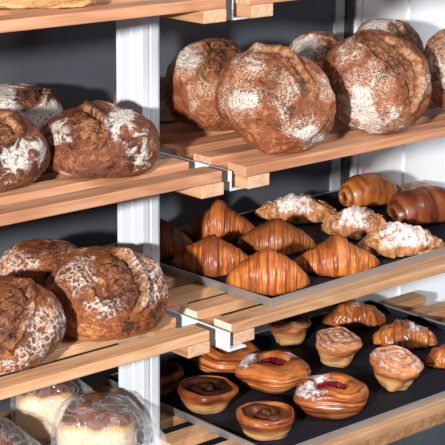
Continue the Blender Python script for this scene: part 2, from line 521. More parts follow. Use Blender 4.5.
# ------------------------------------------------------------------ sourdough loaves
def path_dist(x, y, path):
    """signed side and distance to a polyline; + is on the right of its direction"""
    best = np.full(len(x), 9.0); side = np.zeros(len(x)); along = np.zeros(len(x))
    L = 0; segs = []
    for (ax, ay), (bx, by) in zip(path[:-1], path[1:]):
        l = math.hypot(bx - ax, by - ay); segs.append((ax, ay, bx, by, l, L)); L += l
    for ax, ay, bx, by, l, o in segs:
        dx, dy = (bx - ax) / l, (by - ay) / l
        tt = np.clip((x - ax) * dx + (y - ay) * dy, 0, l)
        px, py = ax + dx * tt, ay + dy * tt
        d = np.hypot(x - px, y - py); s = (x - ax) * dy - (y - ay) * dx
        m = d < best
        best = np.where(m, d, best); side = np.where(m, np.sign(s), side); along = np.where(m, (o + tt) / L, along)
    return best * side, along


def smooth_path(path, n=6):
    P = [np.array(p, float) for p in path]
    P = [2 * P[0] - P[1]] + P + [2 * P[-1] - P[-2]]
    out = []
    for i in range(1, len(P) - 2):
        for k in range(n):
            u = k / n
            out.append(.5 * ((2 * P[i]) + (P[i + 1] - P[i - 1]) * u + (2 * P[i - 1] - 5 * P[i] + 4 * P[i + 1] - P[i + 2]) * u * u + (3 * P[i] - P[i - 1] - 3 * P[i + 1] + P[i + 2]) * u ** 3))
    out.append(P[-2]); return [tuple(q) for q in out]


def loaf(key, label, a, b, h, seed, mat, scores=(), flour=(), darks=(), fbase=.35, group='sourdough loaves', name='sourdough_loaf', rough=1.0):
    x, y, z, tilt, spin = POS[key]
    n, m = 150, 220
    th = (np.arange(n) + .5) / n * PI
    ph = np.arange(m) / m * 2 * PI
    T, Pp = np.meshgrid(th, ph, indexing='ij')
    d = np.stack([np.sin(T) * np.cos(Pp), np.sin(T) * np.sin(Pp), np.cos(T)], -1).reshape(-1, 3)
    d = np.vstack([d, [[0, 0, 1]], [[0, 0, -1]]])
    dx, dy, dz = d.T
    rr = np.hypot(dx, dy); e = rr ** .82 / np.maximum(rr, 1e-6)
    X = dx * e; Y = dy * e
    Z = np.where(dz > 0, .60 * np.sign(dz) * np.abs(dz) ** .92, -.40 * np.tanh(np.abs(dz) * 2.3) / math.tanh(2.3))
    V = np.stack([X * a, Y * b, Z * h], -1)
    N = np.stack([X / a, Y / b, Z / (.6 * h)], -1); N /= np.linalg.norm(N, axis=1)[:, None] + 1e-9
    Rt = np.array(Matrix.Rotation(math.radians(tilt), 3, 'X') @ Matrix.Rotation(math.radians(spin), 3, 'Z'))
    W = V @ Rt.T; NW = N @ Rt.T
    # plan of the face turned to the aisle: right, up
    ce_, se_ = math.cos(.226), math.sin(.226)
    pu = W[:, 0]; pv = W[:, 2] * ce_ + W[:, 1] * se_
    pu = (pu - (pu.max() + pu.min()) / 2) / ((pu.max() - pu.min()) / 2); pv = (pv - (pv.max() + pv.min()) / 2) / ((pv.max() - pv.min()) / 2)
    front = sstep(-.15, .15, -NW[:, 1] * ce_ + NW[:, 2] * se_)
    big = fbm(d * 1.7 + seed, seed, 2) * .05 + fbm(d * 5 + seed, seed + 9, 3) * .016 * rough + fbm(d * 17 + seed, seed + 19, 2) * .005 * rough
    low = 1 - sstep(-.9, -.4, dz)
    disp = big * (1 - .6 * low)
    score = np.zeros(len(d)); lip = np.zeros(len(d)); dark = np.zeros(len(d))
    wob = vnoise(d * 4.5 + seed, seed + 3) * .045 + vnoise(d * 13, seed + 4) * .022 + vnoise(d * 29, seed + 5) * .012
    for sc in scores:
        s, al = path_dist(pu + wob, pv + wob * .6, smooth_path(sc['p']))
        w = sc['w']; env = sstep(-.02, .12, al) * (1 - sstep(.88, 1.02, al)) * front
        w_l = w * (.40 + .60 * np.sin(np.clip(al, 0.02, .98) * PI) ** .6)
        ins = sstep(-w_l - .03, -w_l + .05, s) * (1 - sstep(-.02, .02, s)) * env
        score = np.maximum(score, ins * sc.get('c', 1.0))
        depth = sc.get('d', .05)
        prof = -depth * np.exp(-((s + .05) / .05) ** 2) + .45 * depth * sstep(-w_l, -w_l * .4, s) * (1 - sstep(-w_l * .4, -.03, s)) - .55 * depth * np.exp(-((s + w_l) / .035) ** 2)
        ear = depth * 1.35 * np.exp(-((s - .035) / .045) ** 2)
        disp = disp + (prof + ear) * env + ins * .014 * vnoise(d * 15, seed + 31)
        lip = np.maximum(lip, np.exp(-((s + .002) / .017) ** 2) * env * sc.get('l', 1.0))
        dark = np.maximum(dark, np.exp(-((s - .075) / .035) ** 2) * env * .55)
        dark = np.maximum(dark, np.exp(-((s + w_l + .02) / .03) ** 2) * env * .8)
        dark = np.maximum(dark, ins * sc.get('k', .25) * sstep(-.2, .5, vnoise(d * 6, seed + 7)))
    fl = np.full(len(d), fbase) * sstep(-.75, -.2, dz)
    fl = fl + .45 * (1 - front) * sstep(.0, .5, vnoise(d * 2.2, seed + 40))
    ju = pu + .10 * vnoise(d * 6, seed + 50) + wob; jv = pv + .10 * vnoise(d * 6, seed + 51) + wob
    for (fx, fy, fr, fs) in flour:
        fl = fl + fs * front * np.exp(-(((ju - fx) ** 2 + (jv - fy) ** 2) / fr ** 2) ** 1.5)
    for (fx, fy, fr, fs) in darks:
        dark = np.maximum(dark, fs * front * np.exp(-(((ju - fx) ** 2 + (jv - fy) ** 2) / fr ** 2)))
    belly = sstep(-.1, -.6, dz) * .9
    disp = np.where(dz < -.85, disp * .3, disp)
    V = V + N * (disp * a)[:, None]
    R = np.array(Matrix.Rotation(VIEWROT, 3, 'Z')) @ Rt
    V = V @ R.T
    V[:, 2] -= V[:, 2].min()
    # the weight of the loaf presses its lowest edge flat
    V[:, 2] = np.where(V[:, 2] < .004, V[:, 2] * .35, V[:, 2] - .0026)
    o = link(name, mesh(V, grid_faces(n, m), dict(score=score, lip=lip * .75, dark=dark, flour=np.clip(fl, 0, 1.2), belly=belly)), mat)
    o.location = (x, y, z + .0004)
    tag(o, label, 'bread', group)
    return o


#  key: x, y, z, lean towards the aisle in degrees, spin
POS = {
    'A': (-0.441, 0.196, 0, 6, 0), 'B': (-0.239, 0.15, 0, 6, 0), 'C': (-0.226, 0.424, 0, 4, 0), 'F': (0.1, 0.43, 0, 0, 0),
    'E': (0.13, 0.286, 0, 40, -35), 'G': (0.1, 0.082, 0, 40, -38), 'H': (0.363, 0.085, 0, 40, -35), 'I': (0.515, 0.39, 0, 20, 0), 'J': (0.735, 0.4, 0, 20, 0), 'K': (0.622, 0.062, 0, 38, 0),
    'L': (-0.438, 0.156, -.29, 14, 0), 'M': (-0.219, 0.164, -.29, 14, -20), 'N': (-0.217, 0.353, -.29, 5, 0), 'P': (-0.402, 0.142, .294, 0, 0),
    'ca': (0.132, 0.286), 'cb': (0.133, 0.128), 'cc': (0.295, 0.45), 'cd': (0.322, 0.306), 'ce': (0.316, 0.13), 'cf': (0.126, 0.445),
    'a1': (0.522, 0.453), 'a2': (0.531, 0.283), 'a3': (0.505, 0.138), 'h': (0.732, 0.441), 'i': (0.719, 0.264), 'j': (0.822, 0.475),
    'd1': (0.71, 0.452), 'd2': (0.693, 0.283), 'd3': (0.674, 0.131), 'd4': (0.494, 0.299), 'd5': (0.488, 0.128), 'd6': (0.513, 0.461), 'd7': (0.306, 0.293), 'd8': (0.303, 0.122),
    'd9': (0.296, 0.425), 'd10': (0.126, 0.291), 'd11': (0.126, 0.119), 'd12': (0.105, 0.43),
    'b1': (-.20, .22), 'b2': (-0.19, 0.39), 'b3': (-0.41, 0.27),
}

# ---- topmost shelf
loaf('P', 'pale loaf lying on the topmost shelf, cut off by the photo edge', .135, .085, .085, 3, crust('pale_orange_crust', 'speckled', (.60, .30, .12), (.42, .17, .06), (.72, .45, .22)),
     fbase=.1, group='loaves on the upper shelves', name='pale_loaf')
# ---- second shelf, left
loaf('A', 'dark floury round loaf at the left edge of the reddish shelf', .105, .100, .104, 11, M['streaky'],
     [dict(p=[(.36, .10), (.58, .35), (.55, .65), (.2, .95)], w=.40, d=.06, k=.8)],
     [(.80, .0, .36, .60), (.55, -.45, .34, .40), (.22, .42, .15, .6), (.1, -.1, .4, .25)], [(.45, .5, .3, .6), (.3, -.9, .5, .5), (.9, -.6, .3, .5)], .16)
loaf('B', 'round loaf with curled brown flap and white flour stripes, against the upright', .100, .096, .102, 23, M['streaky'],
     [dict(p=[(-.06, -.26), (.10, .02), (.14, .34), (-.05, .74), (-.40, .92)], w=.52, d=.075, k=.25),
      dict(p=[(-.30, -.22), (-.38, .18), (-.50, .46)], w=.09, d=.05, k=1.0, l=.1)],
     [(-.68, .20, .32, .80), (.30, .40, .28, .75), (.68, -.10, .36, .48), (.45, .75, .3, .6), (-.5, -.88, .18, .5), (.85, -.45, .2, .4)], [(-.1, -.7, .3, .3)], .12)
loaf('C', 'floury white loaf with brown slash behind the two left front loaves', .095, .09, .10, 31, M['streaky'],
     [dict(p=[(.30, .05), (.62, .45), (.52, .95)], w=.55, d=.06, k=.5)],
     [(-.4, .5, .6, .9), (.9, .1, .4, .9), (.3, -.2, .4, .6)], [], .3)
# ---- second shelf, right
loaf('F', 'pale floury loaf mostly hidden behind the white upright', .072, .068, .078, 37, M['speckled'], [], [(.6, -.5, .7, .7)], [], .45)
loaf('E', 'loaf leaning back beside the upright with white floured left side', .090, .090, .117, 41, M['speckled'],
     [dict(p=[(-.22, 1.0), (-.08, .72), (-.22, .34), (-.10, .05)], w=.42, d=.075, k=.8),
      dict(p=[(.10, .95), (.45, .72), (.85, .55)], w=.2, d=.05, k=.8)],
     [(-.55, .55, .36, 1.15), (-.06, -.10, .28, .50), (-.3, -.3, .3, .3)], [(.4, .6, .5, .75), (-.85, -.1, .25, .5)], .06)
loaf('G', 'large round loaf with tan curved slash leaning at the front, nearest the upright', .111, .094, .115, 53, M['speckled'],
     [dict(p=[(.57, -.05), (.54, .31), (.38, .64), (.12, .87), (-.13, .93), (-.45, .89)], w=.17, d=.06, k=.8)],
     [(-.40, .62, .30, .85), (-.62, -.03, .28, 1.0), (-.35, .02, .16, .7), (.18, .20, .24, .62), (.58, -.68, .24, 1.1), (.10, -.20, .14, .75), (.87, .25, .25, .6), (.25, -.5, .2, .6)],
     [(.05, .45, .25, .6), (.0, -.15, .25, .5), (.45, -.15, .3, .5), (-.2, .85, .3, .6)], .10)
loaf('H', 'large loaf with broad dark brown slash, front middle of the leaning row', .106, .102, .126, 61, M['speckled'],
     [dict(p=[(-.52, .89), (-.14, .58), (.23, .23), (.45, -.11), (.52, -.52)], w=.24, d=.07, k=.7),
      dict(p=[(.52, -.60), (.70, -.17), (.70, .23), (.45, .64), (.05, .92)], w=.22, d=.065, k=.8)],
     [(-.55, .60, .28, .75), (-.13, .0, .38, .62), (-.38, -.50, .34, 1.15), (-.05, -.85, .25, .9), (.20, -.55, .11, 1.0), (.88, .0, .2, .7), (.4, -.8, .2, .5)], [(.1, .65, .4, .8), (-.65, .1, .2, .4)], .10)
loaf('I', 'loaf with thick white flour peeking out between the two large leaning loaves', .072, .080, .115, 67, M['speckled'],
     [dict(p=[(-.5, .75), (-.1, .85), (.3, .75), (.7, .5)], w=.25, d=.06, k=.9)], [(-.40, .55, .45, 1.2), (-.6, .1, .4, 1.0)], [(.4, .75, .4, .8)], .15)
loaf('J', 'white floured loaf top showing behind the dark-slashed leaning loaf', .080, .080, .122, 71, M['speckled'],
     [dict(p=[(.45, .4), (.3, .7), (.1, .95)], w=.4, d=.06, k=.9)], [(-.25, .7, .55, 1.2)], [(.5, .6, .4, .7)], .2)
loaf('K', 'leaning loaf cut off by the right edge of the photo', .105, .106, .124, 79, M['speckled'],
     [dict(p=[(.2, -.3), (.3, .3), (.0, .9)], w=.3, d=.06, k=.6)], [(-.75, .0, .45, .7), (-.5, .6, .3, .5)], [(-.3, -.5, .4, .4)], .12)
# ---- third shelf, left
loaf('L', 'round loaf with ringed flour at the left end of the pale shelf', .103, .101, .108, 83, M['ringed'],
     [dict(p=[(.19, -.58), (.22, -.33), (.39, .06), (.48, .46), (.43, .79), (.15, 1.0)], w=.62, d=.07, k=.5)],
     [(.80, .10, .36, 1.05), (.25, -.75, .28, .7), (.62, -.45, .25, .6), (-.1, -.9, .3, .5)], [(.5, -.25, .2, .7), (.5, -.95, .4, .6)], .08)
loaf('M', 'orange-brown round loaf with wide brown slash, right one on the pale shelf', .105, .101, .115, 97, M['ringed'],
     [dict(p=[(.50, -.36), (.63, .0), (.60, .39), (.40, .70), (.05, .92)], w=.52, d=.075, k=.45),
      dict(p=[(.42, -.33), (.13, -.02), (-.13, .37), (-.40, .84)], w=.06, d=.05, k=.9, l=.15)],
     [(-.45, .45, .30, .95), (.06, -.25, .26, .75), (.84, .10, .26, 1.0), (.48, .85, .25, .8), (.75, .55, .2, .7), (-.15, -.12, .15, .6)], [(-.35, .05, .25, .5), (.0, .65, .3, .4)], .06)
loaf('N', 'loaf with flour-edged brown slash behind the two loaves of the pale shelf', .084, .082, .112, 103, M['ringed'],
     [dict(p=[(-.25, .45), (.20, .55), (.75, .70)], w=.40, d=.06, k=.6)], [(-.72, .30, .38, 1.1), (-.2, .30, .22, .9), (.7, .9, .3, .8)], [], .12)


# ------------------------------------------------------------------ croissants and other rolled pastry
def sweep(key, label, L, R, H, seed, mat, rot=0, bend=.0, pw=(1.7, .80), stripes=26, amp=.05, steps=(.20, .45, .68), stepamp=.06, slant=.55,
          band=0.0, sugar=(), brown=.2, name='croissant', cat='croissant', group='croissants on the tray', zlev=2, peak=.0, tipr=.20, sink=.55, lump=.05, palebot=.0):
    x, y = POS[key]
    n, m = 150, 72
    t = np.linspace(-.995, .995, n); ph = np.arange(m) / m * 2 * PI
    T, P = np.meshgrid(t, ph, indexing='ij'); T = T.ravel(); P = P.ravel()
    at = np.abs(T)
    r = np.maximum(1 - at ** pw[0], 0) ** pw[1]
    r = r * (1 - tipr) + tipr * np.sqrt(np.maximum(1 - at ** 6, 0))
    topness = np.maximum(np.sin(P), 0)
    st = 0
    for q in steps:
        qq = q + .06 * (topness - .5) * slant + .02 * np.sin(P * 3 + seed)
        st = st - stepamp * sstep(qq - .012, qq + .012, at)
    nz = np.stack([T * 3, np.cos(P), np.sin(P)], -1)
    wob = vnoise(nz * 2.2, seed) * .5 + vnoise(nz * 5, seed + 2) * .22
    q = T * stripes + np.sign(T) * slant * (1 - topness) * -.55 * sstep(.02, .12, at) + wob * .45
    # irregular lamination: one-dimensional noise across the layers
    q3 = np.stack([q * 1.0, .25 * np.cos(P), .25 * np.sin(P)], -1)
    saw = .5 + .5 * np.clip(vnoise(q3, seed + 11) * 1.5, -1, 1)
    fine = .5 + .5 * np.clip(vnoise(q3 * [2.7, 1.5, 1.5], seed + 12) * 1.5, -1, 1)
    ridge = np.clip(.5 + .82 * (.55 * saw + .45 * fine - .5), 0, 1)
    bd = np.zeros_like(T)
    if band:
        w = band * (.55 + .45 * (1 - topness))
        bd = sstep(w + .02, w - .02, np.abs(T + .05 * np.cos(P)))
        ridge = ridge * (1 - bd) + bd * (.55 + .2 * fine)
    disp = (1 + st * 1.0 + amp * ((.6 * saw + .4 * fine) - .5) * 2 + bd * .09 + lump * fbm(nz * 1.6, seed + 5, 2))
    rr = R * r * disp * (1 + peak * np.exp(-(T / .22) ** 2) * topness ** 3)
    cy, cz = np.cos(P), np.sin(P)
    Y = rr * np.sign(cy) * np.abs(cy) ** .9
    Z = rr * cz * H
    Z = np.where(Z < 0, -(.42 * R * H * r) * np.tanh(-Z / (.42 * R * H * r + 1e-6)), Z)
    X = T * L / 2; Y = Y + bend * L * (T ** 2 - .3)
    # ends sink to the tray
    Z = Z - .42 * R * H * (1 - r) * sink
    V = np.stack([X, Y, Z], -1)
    V = np.vstack([V, V[:m].mean(0)[None], V[-m:].mean(0)[None]])
    ex = lambda a: np.concatenate([a, [a[0], a[-1]]])
    br = brown * (.35 + .65 * topness) + .35 * sstep(.80, 1.0, at) + .25 * sstep(.15, .6, vnoise(nz * 2.1, seed + 8))
    br = br + bd * .55
    for q_ in steps:
        qq = q_ + .06 * (topness - .5) * slant + .02 * np.sin(P * 3 + seed)
        br = br + .5 * np.exp(-((at - qq + .02) / .022) ** 2)
    sg = np.zeros_like(T)
    for (s0, w, k, lo) in sugar:
        sg = np.maximum(sg, k * np.exp(-((T - s0) / w) ** 2) * sstep(lo - .3, lo + .3, cz))
    o_ = dict(ridge=ex(ridge), brown=ex(np.clip(br, 0, 1)), sugar=ex(sg), fill=np.zeros(len(V)), pale=ex(palebot * sstep(-.1, -.7, cz)))
    R3 = np.array(Matrix.Rotation(VIEWROT + math.radians(rot), 3, 'Z'))
    V = V @ R3.T; V[:, 2] -= V[:, 2].min()
    F = grid_faces(n, m)
    o = link(name, mesh(V, F, o_), mat)
    o.location = (x, y, ZL[zlev] + TZ)
    tag(o, label, cat, group)
    return o


def bits(name, parent, pts, size, mat, seed, flat=.5):
    """small seeds or almond flakes lying on a pastry: one part"""
    rnd = random.Random(seed); V, F = [], []
    for p in pts:
        q = Matrix.Rotation(rnd.uniform(0, 6.28), 3, 'Z') @ Matrix.Rotation(rnd.uniform(-.5, .5), 3, 'X')
        s = size * rnd.uniform(.6, 1.3); n0 = len(V)
        for k in range(6):
            V.append(Vector(p) + q @ Vector((math.cos(k * PI / 3) * s, math.sin(k * PI / 3) * s * .6, 0)))
        V.append(Vector(p) + q @ Vector((0, 0, s * flat))); V.append(Vector(p) - q @ Vector((0, 0, s * flat)))
        for k in range(6):
            F.append((n0 + k, n0 + (k + 1) % 6, n0 + 6)); F.append((n0 + (k + 1) % 6, n0 + k, n0 + 7))
    o = link(name, mesh(V, F), mat, parent); o['kind'] = 'stuff'
    return o


def surf_pts(o, n, seed, cond):
    rnd = random.Random(seed); vs = [v for v in o.data.vertices if v.normal.z > .35 and cond(v.co)]
    rnd.shuffle(vs); return [tuple(v.co) for v in vs[:n]]


CR = dict(stripes=30)
sweep('ca', 'croissant with a broad dark band round its middle, at the tray left rim', .162, .046, 1.05, 5, M['croissant'], -4, .11, band=.20, brown=.22, amp=.04)
sweep('cb', 'golden croissant at the front left corner of the tray', .158, .047, 1.2, 8, M['croissant'], 0, .11, brown=.06, **CR)
sweep('cc', 'peaked croissant at the back, behind the dark-banded one', .160, .046, 1.05, 13, M['croissant'], -8, .11, brown=.35, peak=.28, **CR)
sweep('cd', 'croissant in the middle of the tray, in front of a sugared one', .162, .045, 1.0, 17, M['croissant_dark'], 0, .11, brown=.25, peak=.15, **CR)
ce = sweep('ce', 'croissant with seeds on its peak, at the tray front rim', .180, .048, .95, 21, M['croissant'], 8, .11, brown=.22, peak=.22, pw=(1.4, .85), stripes=34)
bits('seeds', ce, surf_pts(ce, 60, 2, lambda c: c.x ** 2 + c.y ** 2 < .0007 and c.z > .035), .0022, M['seed'], 4)
sweep('cf', 'dark croissant at the back left, half hidden by the white upright', .150, .050, 1.0, 27, M['croissant_dark'], 10, .11, brown=.6, **CR)
AL = dict(name='almond_croissant', group='sugared almond croissants', stripes=7, amp=.03, stepamp=.05, lump=.22, brown=.15, pw=(1.8, .75), tipr=.25)
a1 = sweep('a1', 'sugar-dusted almond croissant at the back of the tray, leftmost of three', .185, .040, .95, 33, M['almond'], -8, .0, sugar=[(-.1, .6, .95, .15)], **AL)
a2 = sweep('a2', 'sugar-dusted almond croissant in the middle of the sugared row', .150, .042, 1.0, 39, M['almond'], -16, .0, sugar=[(-.1, .6, .95, .15)], **AL)
a3 = sweep('a3', 'sugar-dusted almond croissant at the front right of the tray', .200, .043, .92, 45, M['almond'], 16, .0, sugar=[(.05, .7, 1.0, .1)], palebot=.7, **AL)
for o, s in ((a1, 3), (a2, 5), (a3, 7)):
    bits('almond_flakes', o, surf_pts(o, 45, s, lambda c: True), .0045, M['almond_flake'], s, .25)
sweep('j', 'pale roll end showing between the two chocolate rolls at the back', .10, .030, .9, 51, M['brioche'], 0, 0, stripes=4, amp=.02, name='bread_roll', cat='pastry', group='rolls at the tray back', pw=(2.4, .7), lump=.06)

# glossy wrapped buns on the lower tray
BU = dict(name='wrapped_bun', cat='pastry', group='glossy wrapped buns', stripes=3, amp=.018, stepamp=.13, zlev=3, pw=(2.1, .62), tipr=.2, lump=.13, steps=(.30, .70), band=.20)
sweep('d1', 'glossy wrapped bun with sugared middle at the back corner of the lower tray', .150, .040, .95, 57, M['brioche'], 3, 0, sugar=[(.05, .16, .8, .75)], brown=.25, **BU)
sweep('d2', 'glossy wrapped bun with white icing, in front of the back-corner bun', .148, .040, .95, 63, M['brioche'], -4, 0, sugar=[(.28, .20, 1.0, .7)], brown=.2, **BU)
sweep('d3', 'glossy wrapped bun cut off by the right edge of the photo', .120, .036, .95, 69, M['brioche'], 8, 0, brown=.25, **BU)


# ------------------------------------------------------------------ chocolate rolls
def roll(key, label, L, R, H, seed, mat, rot, brown=.2):
    x, y = POS[key]
    n, m = 130, 84
    u = (np.arange(n) + .5) / n; ph = np.arange(m) / m * 2 * PI
    U, P = np.meshgrid(u, ph, indexing='ij'); U = U.ravel(); P = P.ravel()
    th = U * PI
    ct = np.cos(th); X = -np.sign(ct) * np.abs(ct) ** .95 * L / 2; r = np.sin(th) ** .72
    nz = np.stack([X * 30, np.cos(P), np.sin(P)], -1)
    wob = vnoise(nz * 1.6, seed) * .6 + vnoise(nz * 4, seed + 1) * .25
    endm = sstep(.33, .20, U)                       # the coiled end
    spiral = np.sin(2 * PI * r * 3.0 - P + wob * 1.3) * .7
    body = np.clip(vnoise(np.stack([X / L * 16 + wob, np.cos(P) * .6, np.sin(P) * .6], -1), seed + 21) * 1.4, -1, 1) * .7 + .3 * np.sin(X / L * 19 - P + wob * 2)
    ridge = .5 + .5 * (endm * spiral + (1 - endm) * body)
    rr = R * r * (1 + (.012 + .018 * endm) * (ridge - .5) * 2 + .06 * fbm(nz * .8, seed + 3, 2)) * (1 + .05 * sstep(.1, .3, U) * sstep(.5, .3, U))
    X = X + endm * .0022 * (ridge - .5) * 2 - endm * .004 * np.exp(-(r / .25) ** 2)
    hole = np.exp(-(r / .20) ** 4) * sstep(.3, .2, U)
    X = X + hole * .016
    Z = rr * np.sin(P) * H; zb = .6 * R * H
    Z = np.where(Z < 0, -zb * np.tanh(-Z / zb), Z)
    V = np.stack([X, rr * np.cos(P), Z], -1)
    V = np.vstack([V, V[:m].mean(0)[None], V[-m:].mean(0)[None]])
    ex = lambda a: np.concatenate([a, [a[:m].mean(), a[-m:].mean()]])
    br = brown * (.5 + .5 * np.sin(P)) + .3 * sstep(.2, .7, vnoise(nz, seed + 5))
    at = dict(ridge=ex(ridge), brown=ex(np.clip(br, 0, 1)), sugar=np.zeros(len(V)), fill=ex(np.clip(hole * 1.2, 0, 1)), pale=np.zeros(len(V)))
    R3 = np.array(Matrix.Rotation(VIEWROT + math.radians(rot), 3, 'Z'))
    V = V @ R3.T; zmin = V[:, 2].min(); V[:, 2] -= zmin
    o = link('chocolate_roll', mesh(V, grid_faces(n, m), at), mat)
    o.location = (x, y, ZL[2] + TZ); tag(o, label, 'pastry', 'chocolate rolls on the tray')
    # stick of chocolate in the coil
    k = 10; c = Vector((-L / 2 + .006, 0, -zmin)); rot3 = Matrix.Rotation(VIEWROT + math.radians(rot), 3, 'Z')
    VV, FF = [], []
    for dx, q in ((-.0032, .7), (-.002, 1), (.014, 1)):
        for i in range(k):
            VV.append(rot3 @ Vector((-L / 2 + .0075 + dx, math.cos(i / k * 2 * PI) * .0050 * q, math.sin(i / k * 2 * PI) * .0036 * q)) + Vector((0, 0, -zmin)))
    for a in range(2):
        for i in range(k): FF.append((a * k + i, (a + 1) * k + i, (a + 1) * k + (i + 1) % k, a * k + (i + 1) % k))
    FF += [tuple(range(k)), tuple(range(3 * k - 1, 2 * k - 1, -1))]
    link('chocolate_stick', mesh(VV, FF), M['chocolate'], o)
    return o


roll('h', 'golden chocolate roll standing at the back rim of the croissant tray', .135, .046, 1.0, 4, M['choc_roll'], 30, .2)
roll('i', 'dark red-brown chocolate roll at the right edge of the photo', .170, .050, 1.0, 9, M['choc_roll_dark'], 32, .2)


# ------------------------------------------------------------------ round pastries turned on a profile
def turned(key, label, name, prof, seed, mat, fn, cat, group, rot=0, scale=(1, 1), zlev=3, tilt=(0, 0)):
    """prof: (r, z) polyline from base centre to top centre; fn(r, z, phi, s, seg) -> dr, dz, attribute dict"""
    x, y = POS[key]
    P = np.array(prof, float); seg = np.concatenate([[0], np.cumsum(np.hypot(*np.diff(P, axis=0).T))]); seg /= seg[-1]
    n, m = 140, 120
    s = np.linspace(.004, .996, n)
    # round the corners of the profile
    rs = np.interp(s, seg, P[:, 0]); zs = np.interp(s, seg, P[:, 1])
    k = np.exp(-np.linspace(-2, 2, 9) ** 2); k /= k.sum()
    pad = lambda a: np.convolve(np.pad(a, 4, mode='edge'), k, 'valid')
    r1, z1 = pad(rs), pad(zs)
    ph = np.arange(m) / m * 2 * PI
    S_, F_ = np.meshgrid(s, ph, indexing='ij'); S_ = S_.ravel(); F_ = F_.ravel()
    Rr = np.repeat(r1, m); Zz = np.repeat(z1, m)
    dr, dz, at = fn(Rr, Zz, F_, S_, seed)
    Rr = np.maximum(Rr + dr, 0); Zz = Zz + dz
    V = np.stack([Rr * np.cos(F_) * scale[0], Rr * np.sin(F_) * scale[1], Zz], -1)
    V = np.vstack([V, V[:m].mean(0)[None], V[-m:].mean(0)[None]])
    full = {}
    for kx in ('ridge', 'brown', 'sugar', 'fill', 'pale'):
        a = at.get(kx, np.zeros(len(S_))) * np.ones(len(S_)); full[kx] = np.concatenate([a, [a[:m].mean(), a[-m:].mean()]])
    Rm = Matrix.Rotation(VIEWROT + math.radians(rot), 3, 'Z')
    tm = Matrix.Rotation(VIEWROT, 3, 'Z') @ Matrix.Rotation(math.radians(tilt[0]), 3, 'X') @ Matrix.Rotation(math.radians(tilt[1]), 3, 'Y') @ Matrix.Rotation(-VIEWROT, 3, 'Z')
    R3 = np.array(tm @ Rm)
    V = V @ R3.T; zm = V[:, 2].min(); V[:, 2] -= zm
    o = link(name, mesh(V, grid_faces(n, m), full), mat); o.location = (x, y, ZL[zlev] + TZ)
    tag(o, label, cat, group); o_mat = R3, zm
    return o, R3, zm


def n3(r, z, p, sc=1.0): return np.stack([r * np.cos(p), r * np.sin(p), z], -1) * sc


def danish_fn(R, h, sq, rec, sug):
    def fn(r, z, p, s, seed):
        q = n3(r, z, p, 40)
        wob = vnoise(q * .8, seed) * .6 + vnoise(q * 2, seed + 1) * .3
        side = sstep(R * .62, R * .85, r)
        lay = np.clip(1.5 * vnoise(np.stack([z / h * 21 + 1.8 * np.sin(p * 2 + seed) + wob * 1.4, .7 * np.cos(p), .7 * np.sin(p)], -1), seed + 14), -1, 1)
        # pinwheel folds on the top
        fold = np.sin(p * 4 + r / R * 3.5 + seed)
        top = sstep(h * .62, h * .9, z)
        dr = side * (R * .020 * lay) + r * (sq * np.cos(4 * (p + .2)) + .035 * vnoise(np.stack([np.cos(p), np.sin(p), 0 * p], -1) * 1.6, seed + 4))
        dz = top * .0035 * fold * sstep(R * .30, R * .55, r) + h * .05 * vnoise(q * .5, seed + 6)
        ridge = .5 + .55 * lay * side + .25 * fold * (1 - side)
        br = .45 * sstep(.2, .8, np.sin(p * 4 + 1.0) * .5 + .5) * side * top + .25 * sstep(.0, .7, vnoise(q * .6, seed + 9))
        sg = np.zeros_like(r)
        for (a0, w, k) in sug:
            da = np.angle(np.exp(1j * (p - a0)))
            sg = np.maximum(sg, k * np.exp(-(da / w) ** 2) * sstep(h * .60, h * .82, z) * sstep(R * .30, R * .45, r))
        pale = .45 * sstep(h * .45, h * .05, z) * sstep(-.2, .6, vnoise(q * .5, seed + 12))
        return dr, dz, dict(ridge=ridge, brown=br, sugar=sg, pale=pale)
    return fn


def danish(key, label, R, h, seed, sug, rot, berry=True, scale=(1, 1), **kw):
    prof = [(0, .001), (R * .66, 0), (R * .90, h * .20), (R * 1.02, h * .48), (R * .95, h * .72), (R * .74, h * .96), (R * .52, h), (R * .42, h * .84), (R * .34, h * .70), (0, h * .68)]
    o, R3, zm = turned(key, label, 'berry_danish' if berry else 'folded_danish', prof, seed, M['danish'], danish_fn(R, h, .055, 1, sug), 'pastry', 'danish pastries on the lower tray', rot, scale, **kw)
    if berry:
        # crushed berries in the hollow
        n, m = 14, 40; V = []
        for i in range(n):
            q = (i + 1) / n
            for j in range(m):
                a = j / m * 2 * PI; rr = R * .42 * q
                V.append((rr * math.cos(a), rr * math.sin(a), h * (.80 + .10 * (1 - q * q)) - .10 * h * (q > .97)))
        V = np.array(V); V[:, 2] += .0022 * vnoise(V * 150, seed)
        V = np.vstack([V, [[0, 0, h * .9]], [[0, 0, h * .70]]])
        F = []
        for i in range(n - 1):
            for j in range(m): F.append((i * m + j, (i + 1) * m + j, (i + 1) * m + (j + 1) % m, i * m + (j + 1) % m))
        for j in range(m):
            F.append((n * m, j, (j + 1) % m)); F.append((n * m + 1, (n - 1) * m + (j + 1) % m, (n - 1) * m + j))
        V = V @ R3.T; V[:, 2] -= zm
        link('berry_filling', mesh(V, F), M['berry'], o)
    return o


danish('d7', 'berry danish sugared on both sides, behind the front spiral bun', .073, .058, 15, [(PI - .3, .6, .95), (.0, .5, .8), (1.5, .4, .3)], 20)
danish('d8', 'berry danish with sugar round the berries, nearest the tray front rim', .076, .056, 22, [(PI - .2, .7, 1.0), (PI / 2, .7, .95)], 42)
danish('d9', 'glossy folded danish behind the bracket foot of the pale shelf', .066, .050, 29, [], 10, False, (1.12, .92))


